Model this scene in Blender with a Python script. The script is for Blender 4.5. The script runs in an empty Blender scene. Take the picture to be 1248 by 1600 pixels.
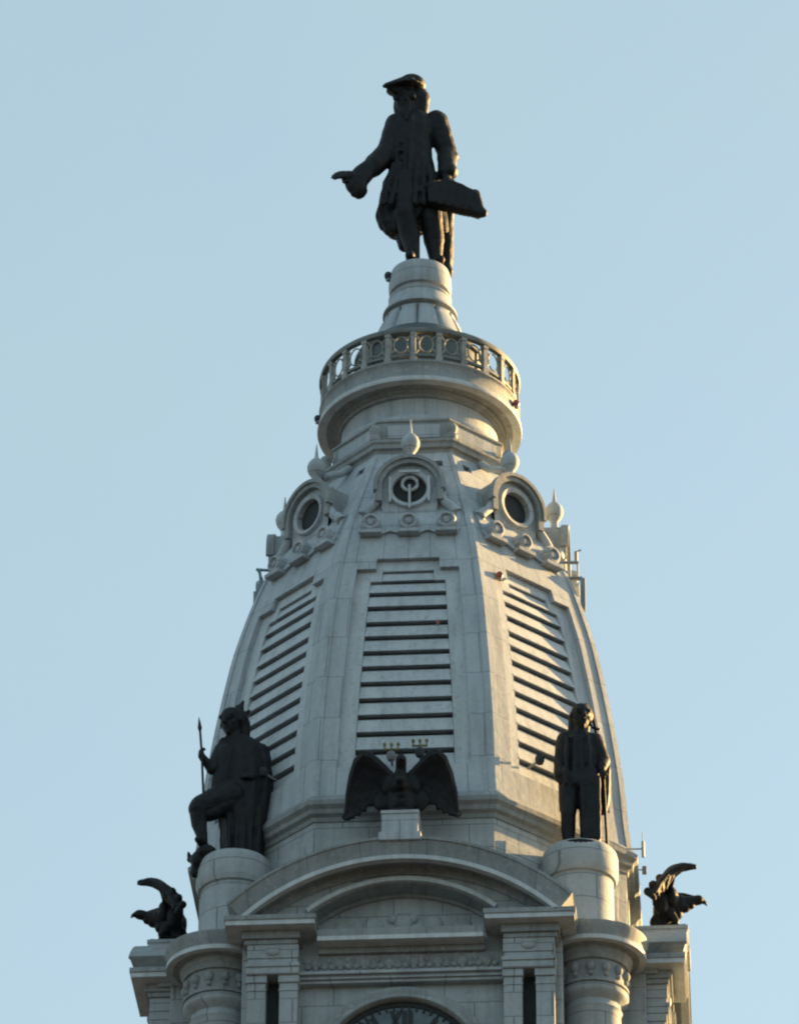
import bpy, bmesh, math, random
from mathutils import Vector, Matrix, noise
R_ = math.radians
sin, cos, pi = math.sin, math.cos, math.pi
random.seed(7)
sc = bpy.context.scene
C = sc.collection

# ------------------------------------------------------------------ camera, sky, sun, exposure
CAM_D, CAM_Z, FPX = 222.0, 1.6, 8566.0
cam = bpy.data.objects.new('camera', bpy.data.cameras.new('camera'))
C.objects.link(cam)
cam.data.sensor_fit = 'HORIZONTAL'
cam.data.sensor_width = 36.0
cam.data.lens = FPX / 1248.0 * 36.0
cam.data.clip_end = 20000
yaw, pitch, roll = 0.00427, R_(32.1), R_(0.3)
cam.matrix_world = (Matrix.Translation((0, -CAM_D, CAM_Z)) @ Matrix.Rotation(yaw, 4, 'Z')
                    @ Matrix.Rotation(pi / 2 + pitch, 4, 'X') @ Matrix.Rotation(roll, 4, 'Z'))
sc.camera = cam
SUN_EL, SUN_ROT = R_(17.5), R_(56)
w = bpy.data.worlds.new("World"); sc.world = w; w.use_nodes = True
nt = w.node_tree
sk = nt.nodes.new('ShaderNodeTexSky'); sk.sky_type = 'NISHITA'; sk.sun_disc = False
sk.sun_elevation = SUN_EL; sk.sun_rotation = SUN_ROT
sk.air_density = 1.0; sk.dust_density = 1.5; sk.ozone_density = 0.7
bg = nt.nodes['Background']; bg.inputs[1].default_value = 0.07
hz = nt.nodes.new('ShaderNodeMix'); hz.data_type = 'RGBA'          # thin high haze paling the blue
hz.inputs[7].default_value = (1.88, 2.52, 2.44, 1)
hn = nt.nodes.new('ShaderNodeTexNoise'); hn.inputs['Scale'].default_value = 14; hn.inputs['Detail'].default_value = 5
hr = nt.nodes.new('ShaderNodeMapRange'); hr.inputs[1].default_value = .3; hr.inputs[2].default_value = .7; hr.inputs[3].default_value = .50; hr.inputs[4].default_value = .60
nt.links.new(hn.outputs[0], hr.inputs[0]); nt.links.new(hr.outputs[0], hz.inputs[0])
nt.links.new(sk.outputs[0], hz.inputs[6]); nt.links.new(hz.outputs[2], bg.inputs[0])
sl = bpy.data.lights.new('sun', 'SUN'); sl.energy = 5.0; sl.angle = R_(0.5); sl.color = (1.0, 0.62, 0.24)
so = bpy.data.objects.new('sun', sl); C.objects.link(so)
sd = Vector((sin(SUN_ROT) * cos(SUN_EL), cos(SUN_ROT) * cos(SUN_EL), sin(SUN_EL)))
so.rotation_euler = sd.to_track_quat('Z', 'Y').to_euler()
so.location = sd * 400
sc.view_settings.view_transform = 'Standard'; sc.view_settings.look = 'None'
sc.view_settings.gamma = 1.0
sc.view_settings.exposure = 1.96
sc.cycles.filter_width = 2.2

# ------------------------------------------------------------------ materials
def node(t, ty, **k):
    n = t.nodes.new(ty)
    for a, v in k.items(): setattr(n, a, v)
    return n
def mix_col(t, mode, fac, a, b):
    m = node(t, 'ShaderNodeMix', data_type='RGBA', blend_type=mode)
    for s, v in ((m.inputs[0], fac), (m.inputs[6], a), (m.inputs[7], b)):
        if hasattr(v, 'links') or isinstance(v, bpy.types.NodeSocket): t.links.new(v, s)
        else: s.default_value = v if not isinstance(v, tuple) else (*v, 1.0)
    return m.outputs[2]
def ramp(t, src, lo, hi, c0, c1):
    r = node(t, 'ShaderNodeMapRange'); t.links.new(src, r.inputs[0])
    r.inputs[1].default_value = lo; r.inputs[2].default_value = hi
    r.inputs[3].default_value = c0; r.inputs[4].default_value = c1
    return r.outputs[0]
def stone(name, col, stain, rough=.75, joints=1.0, jh=1.15, jw=2.1, spot=.5):
    m = bpy.data.materials.new(name); m.use_nodes = True
    t = m.node_tree; b = t.nodes['Principled BSDF']
    geo = node(t, 'ShaderNodeNewGeometry')
    pos = geo.outputs['Position']
    def noi(scale, det=4, vec=pos, rg=.6):
        n = node(t, 'ShaderNodeTexNoise'); t.links.new(vec, n.inputs['Vector'])
        n.inputs['Scale'].default_value = scale; n.inputs['Detail'].default_value = det
        n.inputs['Roughness'].default_value = rg
        return n.outputs[0]
    mp = node(t, 'ShaderNodeMapping'); t.links.new(pos, mp.inputs[0]); mp.inputs[3].default_value = (1.6, 1.6, .13)
    c = mix_col(t, 'MIX', ramp(t, noi(.35), .35, .7, 0, .8), col, stain)
    c = mix_col(t, 'MULTIPLY', ramp(t, noi(1.0, 6, mp.outputs[0], .7), .45, .72, 0, .75), c, (.6, .6, .58))
    c = mix_col(t, 'MULTIPLY', ramp(t, noi(5.0, 3), .55, .8, 0, spot), c, (.55, .55, .56))
    c = mix_col(t, 'MIX', ramp(t, noi(3.1, 3), .56, .72, 0, .3), c, (.62, .6, .57))
    if joints:
        sx = node(t, 'ShaderNodeSeparateXYZ'); t.links.new(pos, sx.inputs[0])
        at = node(t, 'ShaderNodeMath', operation='ARCTAN2'); t.links.new(sx.outputs[0], at.inputs[0]); t.links.new(sx.outputs[1], at.inputs[1])
        mu = node(t, 'ShaderNodeMath', operation='MULTIPLY'); t.links.new(at.outputs[0], mu.inputs[0]); mu.inputs[1].default_value = 9.0
        cb = node(t, 'ShaderNodeCombineXYZ'); t.links.new(mu.outputs[0], cb.inputs[0]); t.links.new(sx.outputs[2], cb.inputs[1])
        br = node(t, 'ShaderNodeTexBrick'); t.links.new(cb.outputs[0], br.inputs['Vector'])
        br.inputs['Scale'].default_value = 1.0; br.inputs['Brick Width'].default_value = jw; br.inputs['Row Height'].default_value = jh
        br.inputs['Mortar Size'].default_value = .028; br.inputs['Mortar Smooth'].default_value = .3
        br.inputs['Color1'].default_value = (1, 1, 1, 1); br.inputs['Color2'].default_value = (.88, .88, .9, 1); br.inputs['Mortar'].default_value = (.34, .34, .35, 1)
        c = mix_col(t, 'MULTIPLY', .75 * joints, c, br.outputs[0])
    t.links.new(c, b.inputs['Base Color'])
    b.inputs['Roughness'].default_value = rough
    bp = node(t, 'ShaderNodeBump'); bp.inputs['Strength'].default_value = .35; bp.inputs['Distance'].default_value = .06
    t.links.new(noi(2.6, 6), bp.inputs['Height']); t.links.new(bp.outputs[0], b.inputs['Normal'])
    return m
def plain(name, col, rough=.6, metal=0.0, var=.35, scale=2.0, bump=0.0):
    m = bpy.data.materials.new(name); m.use_nodes = True
    t = m.node_tree; b = t.nodes['Principled BSDF']
    geo = node(t, 'ShaderNodeNewGeometry')
    n = node(t, 'ShaderNodeTexNoise'); t.links.new(geo.outputs['Position'], n.inputs['Vector'])
    n.inputs['Scale'].default_value = scale; n.inputs['Detail'].default_value = 5
    c = mix_col(t, 'MULTIPLY', ramp(t, n.outputs[0], .4, .7, 0, 1), col, (1 - var,) * 3)
    t.links.new(c, b.inputs['Base Color'])
    b.inputs['Roughness'].default_value = rough; b.inputs['Metallic'].default_value = metal
    if bump:
        bp = node(t, 'ShaderNodeBump'); bp.inputs['Strength'].default_value = bump; bp.inputs['Distance'].default_value = .1
        t.links.new(n.outputs[0], bp.inputs['Height']); t.links.new(bp.outputs[0], b.inputs['Normal'])
    return m
M = dict(
    paint=stone('painted_iron', (.43, .475, .515), (.355, .40, .44), joints=.8, jh=2.3, jw=1.35),
    slat=stone('louvre_iron', (.50, .545, .585), (.42, .46, .50), joints=0, spot=.9),
    granite=stone('granite', (.405, .445, .47), (.31, .345, .36), joints=1.0),
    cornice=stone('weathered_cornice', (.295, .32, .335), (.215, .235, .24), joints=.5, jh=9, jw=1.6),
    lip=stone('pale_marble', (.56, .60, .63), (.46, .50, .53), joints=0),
    bronze=plain('bronze', (.009, .011, .015), .6, .05, .5, 3.0, .5),
    louvredark=plain('louvre_gap_shade', (.13, .145, .15), .8),  # dark tone stands in for the shade in the gaps between slats
    dark=plain('dark_void', (.03, .035, .04), .8),
    glass=plain('dark_glass', (.06, .085, .09), .5, 0, .2),
    dial=plain('dial_glass', (.10, .145, .165), .3, 0, .4, 1.5),
    iron=plain('grey_iron', (.20, .22, .23), .6),
    railing=plain('weathered_iron_railing', (.33, .34, .33), .7, 0, .4),
    darkrail=plain('dark_green_iron', (.17, .19, .19), .6, 0, .4),
    antenna=plain('antenna_grey', (.22, .25, .27), .5),
    blue=plain('antenna_blue', (.14, .25, .33), .5),
    red=plain('red_lamp_glass', (.30, .06, .04), .35),
    lampgrey=plain('lamp_lilac_grey', (.20, .19, .22), .5),
    brass=plain('dull_brass', (.22, .19, .09), .5, .3),
    asphalt=plain('asphalt', (.03, .034, .038), .9, 0, .4, .05),
)
M['bronze'].node_tree.nodes['Principled BSDF'].inputs['Specular IOR Level'].default_value = .3

# ------------------------------------------------------------------ mesh helpers
class MB:
    def __init__(s): s.v = []; s.f = []
    def add(s, vs, fs):
        o = len(s.v); s.v += [tuple(p) for p in vs]; s.f += [tuple(i + o for i in q) for q in fs]; return s
    def box(s, x0, x1, y0, y1, z0, z1, m=None):
        vs = [(x, y, z) for z in (z0, z1) for y in (y0, y1) for x in (x0, x1)]
        if m is not None: vs = [m @ Vector(p) for p in vs]
        return s.add(vs, [(0, 2, 3, 1), (4, 5, 7, 6), (0, 1, 5, 4), (2, 6, 7, 3), (0, 4, 6, 2), (1, 3, 7, 5)])
    def lathe(s, prof, n=64, c=(0, 0), a0=0, a1=2 * pi, rmod=None, closed=False):
        full = abs(a1 - a0 - 2 * pi) < 1e-6
        m = n if full else n + 1
        vs = []
        for i in range(m):
            a = a0 + (a1 - a0) * i / n
            for r, z in prof:
                rr = rmod(r, z, a) if rmod else r
                vs.append((c[0] + rr * sin(a), c[1] - rr * cos(a), z))
        k = len(prof); fs = []
        for i in range(n):
            j = (i + 1) % m
            for q in range(k if closed else k - 1):
                q2 = (q + 1) % k
                fs.append((i * k + q, j * k + q, j * k + q2, i * k + q2))
        return s.add(vs, fs)
    def octa(s, prof):                       # eight-sided ring sections, prof = (circumradius, z)
        k = len(prof); vs = []
        for i in range(8):
            a = R_(22.5 + 45 * i)
            vs += [(r * sin(a), -r * cos(a), z) for r, z in prof]
        fs = []
        for i in range(8):
            j = (i + 1) % 8
            fs += [(i * k + q, j * k + q, j * k + q + 1, i * k + q + 1) for q in range(k - 1)]
        return s.add(vs, fs)
    def prism(s, poly, y0, y1):              # (x, z) outline pushed from y0 to y1
        n = len(poly)
        vs = [(x, y0, z) for x, z in poly] + [(x, y1, z) for x, z in poly]
        fs = [tuple(range(n)), tuple(range(2 * n - 1, n - 1, -1))] + [(i, i + n, (i + 1) % n + n, (i + 1) % n) for i in range(n)]
        return s.add(vs, fs)
    def strip(s, lo, hi, y0, y1):            # solid between two curves of the same number of (x, z) points
        n = len(lo)
        vs = [(x, y0, z) for x, z in lo] + [(x, y0, z) for x, z in hi] + [(x, y1, z) for x, z in lo] + [(x, y1, z) for x, z in hi]
        fs = []
        for i in range(n - 1):
            fs += [(i, i + 1, n + i + 1, n + i), (2 * n + i, 3 * n + i, 3 * n + i + 1, 2 * n + i + 1),
                   (i, 2 * n + i, 2 * n + i + 1, i + 1), (n + i, n + i + 1, 3 * n + i + 1, 3 * n + i)]
        fs += [(0, n, 3 * n, 2 * n), (n - 1, 3 * n - 1, 4 * n - 1, 2 * n - 1)]
        return s.add(vs, fs)
    def sweep(s, path, prof):                # path: list of (x, z, nx, nz); prof: (y, d) with d along the normal; closed profile
        k = len(prof); vs = []
        for x, z, nx, nz in path: vs += [(x + nx * d, y, z + nz * d) for y, d in prof]
        fs = []
        for i in range(len(path) - 1):
            for q in range(k):
                q2 = (q + 1) % k
                fs.append((i * k + q, i * k + q2, (i + 1) * k + q2, (i + 1) * k + q))
        fs += [tuple(range(k)), tuple(range((len(path)) * k - 1, (len(path) - 1) * k - 1, -1))]
        return s.add(vs, fs)
    def tube(s, pts, r, n=8, closed=False):
        pts = [Vector(p) for p in pts]; m = len(pts); vs = []; fs = []
        rs = r if isinstance(r, (list, tuple)) else [r] * m
        for i, p in enumerate(pts):
            d = (pts[(i + 1) % m] - pts[i - 1]) if closed else (pts[min(i + 1, m - 1)] - pts[max(i - 1, 0)])
            d.normalize(); u = d.orthogonal().normalized()
            if abs(d.z) < .98: u = d.cross(Vector((0, 0, 1))).normalized()
            else: u = d.cross(Vector((0, 1, 0))).normalized()
            v = d.cross(u)
            vs += [p + (u * cos(2 * pi * k / n) + v * sin(2 * pi * k / n)) * rs[i] for k in range(n)]
        for i in range(m if closed else m - 1):
            j = (i + 1) % m
            fs += [(i * n + k, i * n + (k + 1) % n, j * n + (k + 1) % n, j * n + k) for k in range(n)]
        if not closed: fs += [tuple(range(n)), tuple(range(m * n - 1, (m - 1) * n - 1, -1))]
        return s.add(vs, fs)
    def ell(s, c, rx, ry, rz, m=None, nu=20, nv=12):
        vs = []; fs = []
        for j in range(nv + 1):
            t = pi * j / nv
            for i in range(nu):
                a = 2 * pi * i / nu
                p = Vector((rx * sin(t) * cos(a), ry * sin(t) * sin(a), rz * cos(t)))
                if m is not None: p = m @ p
                vs.append(p + Vector(c))
        for j in range(nv):
            for i in range(nu):
                fs.append((j * nu + i, (j + 1) * nu + i, (j + 1) * nu + (i + 1) % nu, j * nu + (i + 1) % nu))
        return s.add(vs, fs)
    def cap(s, p0, r0, p1, r1, flat=1.0):    # tapered limb with round ends; flat squeezes it along y
        p0, p1 = Vector(p0), Vector(p1); d = (p1 - p0); L = d.length; q = d.to_track_quat('Z', 'Y').to_matrix()
        prof = []
        for i in range(6):
            t = pi / 2 * i / 5; prof.append((r0 * sin(t), -r0 * cos(t)))
        for i in range(6):
            t = pi / 2 * i / 5; prof.append((r1 * cos(t), L + r1 * sin(t)))
        n = 16; vs = []; fs = []
        for k in range(n):
            a = 2 * pi * k / n
            for r, z in prof:
                o = q @ Vector((r * cos(a), r * sin(a), z)); o.y *= flat
                vs.append(Vector((p0.x, p0.y, p0.z)) + o if flat == 1.0 else Vector((p0.x + o.x, p0.y + o.y + (d.y * (1 - flat)) * max(0, min(1, z / max(L, 1e-5))), p0.z + o.z)))
        m = len(prof)
        for k in range(n):
            j = (k + 1) % n
            fs += [(k * m + i, j * m + i, j * m + i + 1, k * m + i + 1) for i in range(m - 1)]
        return s.add(vs, fs)
    def loft(s, rings, n=48, folds=0, amp=0.0, ph=0.0):   # rings: (x, y, z, rx, ry[, fold scale])
        vs = []; fs = []
        for g in rings:
            x, y, z, rx, ry = g[:5]; fa = amp * (g[5] if len(g) > 5 else 1)
            for i in range(n):
                a = 2 * pi * i / n
                q = 1 + fa * (sin(folds * a + ph) + .6 * sin(folds * 1.7 * a + 2 + z * .3)) if folds else 1
                vs.append((x + rx * q * cos(a), y + ry * q * sin(a), z))
        m = len(rings)
        for j in range(m - 1):
            fs += [(j * n + i, j * n + (i + 1) % n, (j + 1) * n + (i + 1) % n, (j + 1) * n + i) for i in range(n)]
        fs += [tuple(range(n)), tuple(range(m * n - 1, (m - 1) * n - 1, -1))]
        return s.add(vs, fs)
    def mesh(s, name):
        me = bpy.data.meshes.new(name); me.from_pydata(s.v, [], s.f)
        bm = bmesh.new(); bm.from_mesh(me)
        bmesh.ops.remove_doubles(bm, verts=bm.verts, dist=.0005)
        bmesh.ops.recalc_face_normals(bm, faces=bm.faces)
        bm.to_mesh(me); bm.free(); return me
    def build(s, name, mat, parent=None, rot=0.0, smooth=None, bevel=0.0):
        me = s.mesh(name); me.materials.append(mat)
        if smooth is not None:
            for p in me.polygons: p.use_smooth = True
            me.set_sharp_from_angle(angle=R_(smooth))
        o = bpy.data.objects.new(name, me); C.objects.link(o); o.parent = parent; o.rotation_euler.z = rot
        if bevel:
            b = o.modifiers.new('bevel', 'BEVEL'); b.width = bevel; b.segments = 2; b.limit_method = 'ANGLE'; b.angle_limit = R_(40)
        return o
def fuse(mb, name, mat, parent, voxel=.05, smooth=3, rough=.0):
    """one continuous surface from overlapping shapes"""
    me = mb.mesh(name + '_source')
    o = bpy.data.objects.new(name, me); C.objects.link(o)
    a = o.modifiers.new('fuse', 'REMESH'); a.mode = 'VOXEL'; a.voxel_size = voxel
    b = o.modifiers.new('smooth', 'SMOOTH'); b.factor = .5; b.iterations = smooth
    dg = bpy.context.evaluated_depsgraph_get()
    nm = bpy.data.meshes.new_from_object(o.evaluated_get(dg))
    o.modifiers.clear(); o.data = nm; bpy.data.meshes.remove(me); nm.name = name
    if rough:
        ps = [(v.co.copy(), v.normal.copy()) for v in nm.vertices]; flat = []
        for p, nn in ps:
            q = p + nn * rough * (noise.noise(p * 2.2) + .6 * noise.noise(Vector((p.x * 4.5, p.y * 4.5, p.z * 1.4)))); flat += [q.x, q.y, q.z]
        nm.vertices.foreach_set('co', flat); nm.update()
    for p in nm.polygons: p.use_smooth = True
    nm.materials.clear(); nm.materials.append(mat); o.parent = parent
    return o
def thing(name, label, cat, loc=(0, 0, 0), rot=0.0, group=None):
    o = bpy.data.objects.new(name, None); C.objects.link(o); o.location = loc; o.rotation_euler.z = rot
    o['label'] = label; o['category'] = cat
    if group: o['group'] = group
    return o
def dup(o, rot, parent=None):
    c = o.copy(); C.objects.link(c); c.parent = parent if parent else o.parent
    if rot is not None: c.rotation_euler.z = rot
    for ch in [k for k in o.children]: dup(ch, None, c)
    return c
def around(o, angles):
    for a in angles: dup(o, R_(a))

# ------------------------------------------------------------------ ground
g = MB().add([(-6000, -6000, 0), (6000, -6000, 0), (6000, 6000, 0), (-6000, 6000, 0)], [(0, 1, 2, 3)]).build('ground', M['asphalt'])
g['kind'] = 'structure'

# ------------------------------------------------------------------ the tower (front faces -y, then turned a little)
TURN = R_(-3.8)
T = thing('clock_tower', 'tall pale grey clock tower with louvred eight-sided dome and round balcony', 'tower', (0, 0, 0), TURN)
cs, sn = cos(TURN), sin(TURN)
def on_tower(phi, r, z, u=0.0):             # world point at compass angle phi (0 front, 90 right) from the tower's axis
    a = R_(phi); x, y = r * sin(a) + u * cos(a), -r * cos(a) + u * sin(a)
    return (x * cs - y * sn, x * sn + y * cs, z)

# lower shaft down to the street, under the picture
MB().octa([(14.5, 0), (14.5, 62), (15.2, 63), (15.2, 64.4), (13.6, 65), (13.0, 99.9)]).build('tower_shaft', M['granite'], T)

# clock stage body: a cross plan whose inner corners hold the round columns
b = MB()
b.box(-6.95, 6.95, -10.45, 10.45, 99, 112.6).box(-10.46, 10.46, -6.95, 6.95, 99.01, 112.59).box(-7.7, 7.7, -7.7, 7.7, 99.02, 112.9)
b.build('clock_stage_wall', M['granite'], T, bevel=.04)

QUAD = (90, 180, 270)
# ---- pediment, arched cornice
RA, ZA = 10.77, 116.1 - 10.77                # outer arc
def arc(R, zc, u0, u1, n): return [(u0 + (u1 - u0) * i / n, zc + math.sqrt(R * R - (u0 + (u1 - u0) * i / n) ** 2)) for i in range(n + 1)]
N = 48
path = []
for i in range(N + 1):
    t = -math.asin(7.5 / RA) + 2 * math.asin(7.5 / RA) * i / N
    path.append((RA * sin(t), ZA + RA * cos(t), sin(t), cos(t)))
prof = [(-9.3, 0.0), (-13.05, 0), (-13.05, -.12), (-12.98, -.16), (-12.9, -.42), (-12.8, -.72), (-12.76, -.9), (-11.95, -.92), (-11.93, -1.05), (-11.85, -1.1), (-11.83, -1.25), (-9.3, -1.25)]
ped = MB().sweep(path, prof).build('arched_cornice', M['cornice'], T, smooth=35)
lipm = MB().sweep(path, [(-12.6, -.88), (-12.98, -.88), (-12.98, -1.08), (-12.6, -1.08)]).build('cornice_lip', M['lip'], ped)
RB = 6.4; ZB = 114.5 - RB
n = 40
lo_, hi_ = [], []
for i in range(n + 1):
    u = -7.2 + 14.4 * i / n
    hi_.append((u, ZA + math.sqrt((RA - 1.3) ** 2 - u * u)))
body = MB()
def seg(u0, u1, lowf, y0, y1, k=24):
    us = [u0 + (u1 - u0) * i / k for i in range(k + 1)]
    body.strip([(u, lowf(u)) for u in us], [(u, ZA + math.sqrt((RA - 1.25) ** 2 - u * u)) for u in us], y0, y1)
seg(-7.0, -4.07, lambda u: 112.45, -11.75, -9.9)
seg(4.07, 7.0, lambda u: 112.45, -11.75, -9.9)
seg(-4.07, 4.07, lambda u: ZB + math.sqrt(RB * RB - u * u), -11.75, -9.9)
pb = body.build('pediment', M['granite'], T)
# inner arch moulding and the recessed field under it
th = math.asin(4.05 / RB)
pth = [(RB * sin(-th + 2 * th * i / 30), ZB + RB * cos(-th + 2 * th * i / 30), sin(-th + 2 * th * i / 30), cos(-th + 2 * th * i / 30)) for i in range(31)]
MB().sweep(pth, [(-11.7, .2), (-11.95, .2), (-11.95, .0), (-11.7, .0)]).build('inner_arch_moulding', M['lip'], pb)
MB().sweep(pth, [(-10.4, .005), (-11.69, .005), (-11.69, -.05), (-10.8, -.07), (-10.75, -.2), (-10.4, -.2)]).build('inner_arch_soffit', M['cornice'], pb)
tym = MB().prism([(-4.1, 111.6)] + [(u, z) for u, z in arc(RB - .1, ZB, -4.02, 4.02, 24)] + [(4.1, 111.6)], -10.6, -9.8)
for du in (-2.6, -1.3, 0, 1.3, 2.6):         # carved reliefs
    tym.ell((du, -10.6, 112.95 + .25 * (1.6 - abs(du)) * .6), .45, .18, .42)
tym.ell((.45, -10.6, 113.25), .22, .22, .22).ell((-.45, -10.6, 113.25), .22, .22, .22).ell((0, -10.6, 112.6), .9, .2, .35)
ty = tym.build('tympanum', M['granite'], T, smooth=40)
# broken horizontal cornice: two stubs over the pilasters, a set-back length between them
for s in (-1, 1):
    u0, u1 = (-7.5, -3.73) if s < 0 else (3.73, 7.5)
    def ring(y, d): return (y, d)
    st = MB()
    for (e, yn, z0, z1) in ((.12, 12.98, 112.22, 112.46), (-.62, 12.36, 111.62, 112.0), (-.72, 12.22, 111.4, 111.62)):
        st.box(u0 - e, u1 + e, -yn, -10.2, z0, z1)
    stb = st.build('cornice', M['cornice'], T, bevel=.03)
    MB().box(u0 - .06, u1 + .06, -12.92, -10.3, 112.0, 112.22).build('cornice_lip', M['lip'], stb)
    if s > 0: stub_r = stb
    else: stub_l = stb
ce = MB()
for (yn, z0, z1) in ((12.36, 111.6, 111.98), (11.72, 111.12, 111.4)):
    ce.box(-3.6, 3.6, -yn, -10.2, z0, z1)
cc = ce.build('cornice', M['cornice'], T, bevel=.03)
MB().box(-3.6, 3.6, -12.42, -10.3, 111.4, 111.6).build('cornice_lip', M['lip'], cc)
fr = MB()
fr.box(-4.42, 4.42, -11.5, -10.2, 110.2, 111.12)
for i in range(8):
    u = -3.7 + 7.4 * i / 7
    fr.ell((u, -11.5, 110.7), .26, .16, .27).ell((u - .36, -11.5, 110.55), .17, .1, .14).ell((u + .36, -11.5, 110.55), .17, .1, .14)
    fr.ell((u, -11.55, 110.42), .12, .14, .14).ell((u - .5, -11.5, 110.85), .1, .09, .16)
frz = fr.build('frieze', M['cornice'], T, smooth=40)
ar = MB()
for (yn, z0, z1) in ((11.86, 110.05, 110.2), (11.72, 109.87, 110.05), (11.6, 109.72, 109.87)):
    ar.box(-4.42, 4.42, -yn, -10.2, z0, z1)
arch = ar.build('architrave', M['granite'], T, bevel=.02)
# pilasters in pairs with one common capital block
caps = []
for s in (-1, 1):
    u0, u1 = (-6.65, -4.42) if s < 0 else (4.42, 6.65)
    p = MB()
    p.box(u0, u1, -12.15, -10.5, 110.75, 111.42).box(u0 - .06, u1 + .06, -12.25, -10.5, 110.3, 110.5).box(u0 + .04, u1 - .04, -12.1, -10.5, 110.5, 110.75)
    p.box(u0 - .03, u1 + .03, -12.19, -10.5, 109.95, 110.3).ell(((u0 + u1) / 2, -12.15, 111.1), .34, .14, .26)
    cb = p.build('capital_block', M['granite'], T, bevel=.03, smooth=40)
    caps.append(cb)
    for (a, c_) in ((u0 + .02, u0 + .82), (u1 - .82, u1 - .02)):
        q = MB().box(a, c_, -12.02, -11.0, 99, 109.6).box(a - .05, c_ + .05, -12.1, -11.0, 109.6, 109.95).box(a - .03, c_ + .03, -12.06, -11.0, 109.2, 109.3)
        caps.append(q.build('pilaster', M['granite'], T, bevel=.03))
    k = MB().box(u0 + .8, u1 - .8, -11.32, -11.0, 99, 109.9)
    caps.append(k.build('dark_slot_back', M['dark'], T))  # dark fill at the back of the slot between paired shafts
# clock
ZC = 105.45
ring_ = MB()
pr = [(3.42, -11.2), (3.42, -11.62), (3.5, -11.72), (3.62, -11.7), (3.72, -11.62), (3.9, -11.66), (4.02, -11.6), (4.05, -11.2)]
vs = []; fs = []; n = 72
for i in range(n):
    a = 2 * pi * i / n
    vs += [(r * sin(a), y, ZC + r * cos(a)) for r, y in pr]
k = len(pr)
for i in range(n):
    j = (i + 1) % n
    fs += [(i * k + q, i * k + q + 1, j * k + q + 1, j * k + q) for q in range(k - 1)]
asr = ring_.add(vs, fs).build('arch_surround', M['cornice'], T, smooth=40)
def disc(r, y0, y1, z, x=0, n=64): return MB().prism([(x + r * sin(2 * pi * i / n), z + r * cos(2 * pi * i / n)) for i in range(n)], y0, y1)
dial = disc(3.42, -11.28, -11.0, ZC).build('clock_face', M['dial'], T)
rim = MB()
vs = []; fs = []
for i in range(n):
    a = 2 * pi * i / n; vs += [(r * sin(a), y, ZC + r * cos(a)) for r, y in ((3.2, -11.29), (3.2, -11.36), (3.42, -11.36), (3.42, -11.29))]
for i in range(n):
    j = (i + 1) % n; fs += [(i * 4 + q, i * 4 + q + 1, j * 4 + q + 1, j * 4 + q) for q in range(3)]
rim.add(vs, fs)
for i in range(60):
    m_ = Matrix.Translation((0, 0, ZC)) @ Matrix.Rotation(2 * pi * i / 60, 4, 'Y')
    rim.box(-.035, .035, -11.37, -11.28, 3.02, 3.25, m_)
rim.build('clock_rim', M['dark'], dial)
rom = ['XII', 'I', 'II', 'III', 'IIII', 'V', 'VI', 'VII', 'VIII', 'IX', 'X', 'XI']
for i, s_ in enumerate(rom):
    m_ = Matrix.Translation((0, 0, ZC)) @ Matrix.Rotation(2 * pi * i / 12, 4, 'Y')
    q = MB(); x = -sum({'X': .5, 'V': .5, 'I': .26}[c_] for c_ in s_) / 2
    for c_ in s_:
        wd = {'X': .5, 'V': .5, 'I': .26}[c_]; xc = x + wd / 2; x += wd
        if c_ == 'I': q.box(xc - .1, xc + .1, -11.36, -11.27, 2.1, 2.98, m_)
        else:
            for sg in (-1, 1):
                sh = (sg * .16, -sg * .16) if c_ == 'X' else (sg * .02, sg * .18)
                q.add([m_ @ Vector(p_) for p_ in [(xc + sh[0] - .09, yy, 2.1) for yy in (-11.36, -11.27)] + [(xc + sh[0] + .09, yy, 2.1) for yy in (-11.36, -11.27)] +
                       [(xc + sh[1] - .09, yy, 2.98) for yy in (-11.36, -11.27)] + [(xc + sh[1] + .09, yy, 2.98) for yy in (-11.36, -11.27)]],
                      [(0, 1, 3, 2), (4, 6, 7, 5), (0, 2, 6, 4), (1, 5, 7, 3), (0, 4, 5, 1), (2, 3, 7, 6)])
    q.build('numeral', M['dark'], dial)
for ang, ln, wd in ((200, 2.9, .1), (100, 1.9, .15)):
    m_ = Matrix.Translation((0, 0, ZC)) @ Matrix.Rotation(R_(ang), 4, 'Y')
    MB().box(-wd, wd, -11.48, -11.4, -.5, ln, m_).build('clock_hand', M['dark'], dial)
# plinth for each eagle
pl = MB().box(-.80, .80, -12.28, -9.9, 116.7, 117.62).box(-.93, .93, -12.36, -9.85, 116.3, 116.7).box(-.84, .84, -12.32, -9.9, 117.62, 117.8).build('eagle_plinth', M['paint'], T, bevel=.03)
def shift(o, v):
    o.data.transform(Matrix.Translation(v))
    for ch in o.children: shift(ch, v)
for o in [ped, pb, ty, stub_l, stub_r, cc, frz, arch, asr, dial] + caps: shift(o, (0, .75, .41))
for o in [ped, pb, ty, stub_l, stub_r, cc, frz, arch, asr, dial, pl] + caps:
    around(o, QUAD)

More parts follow.
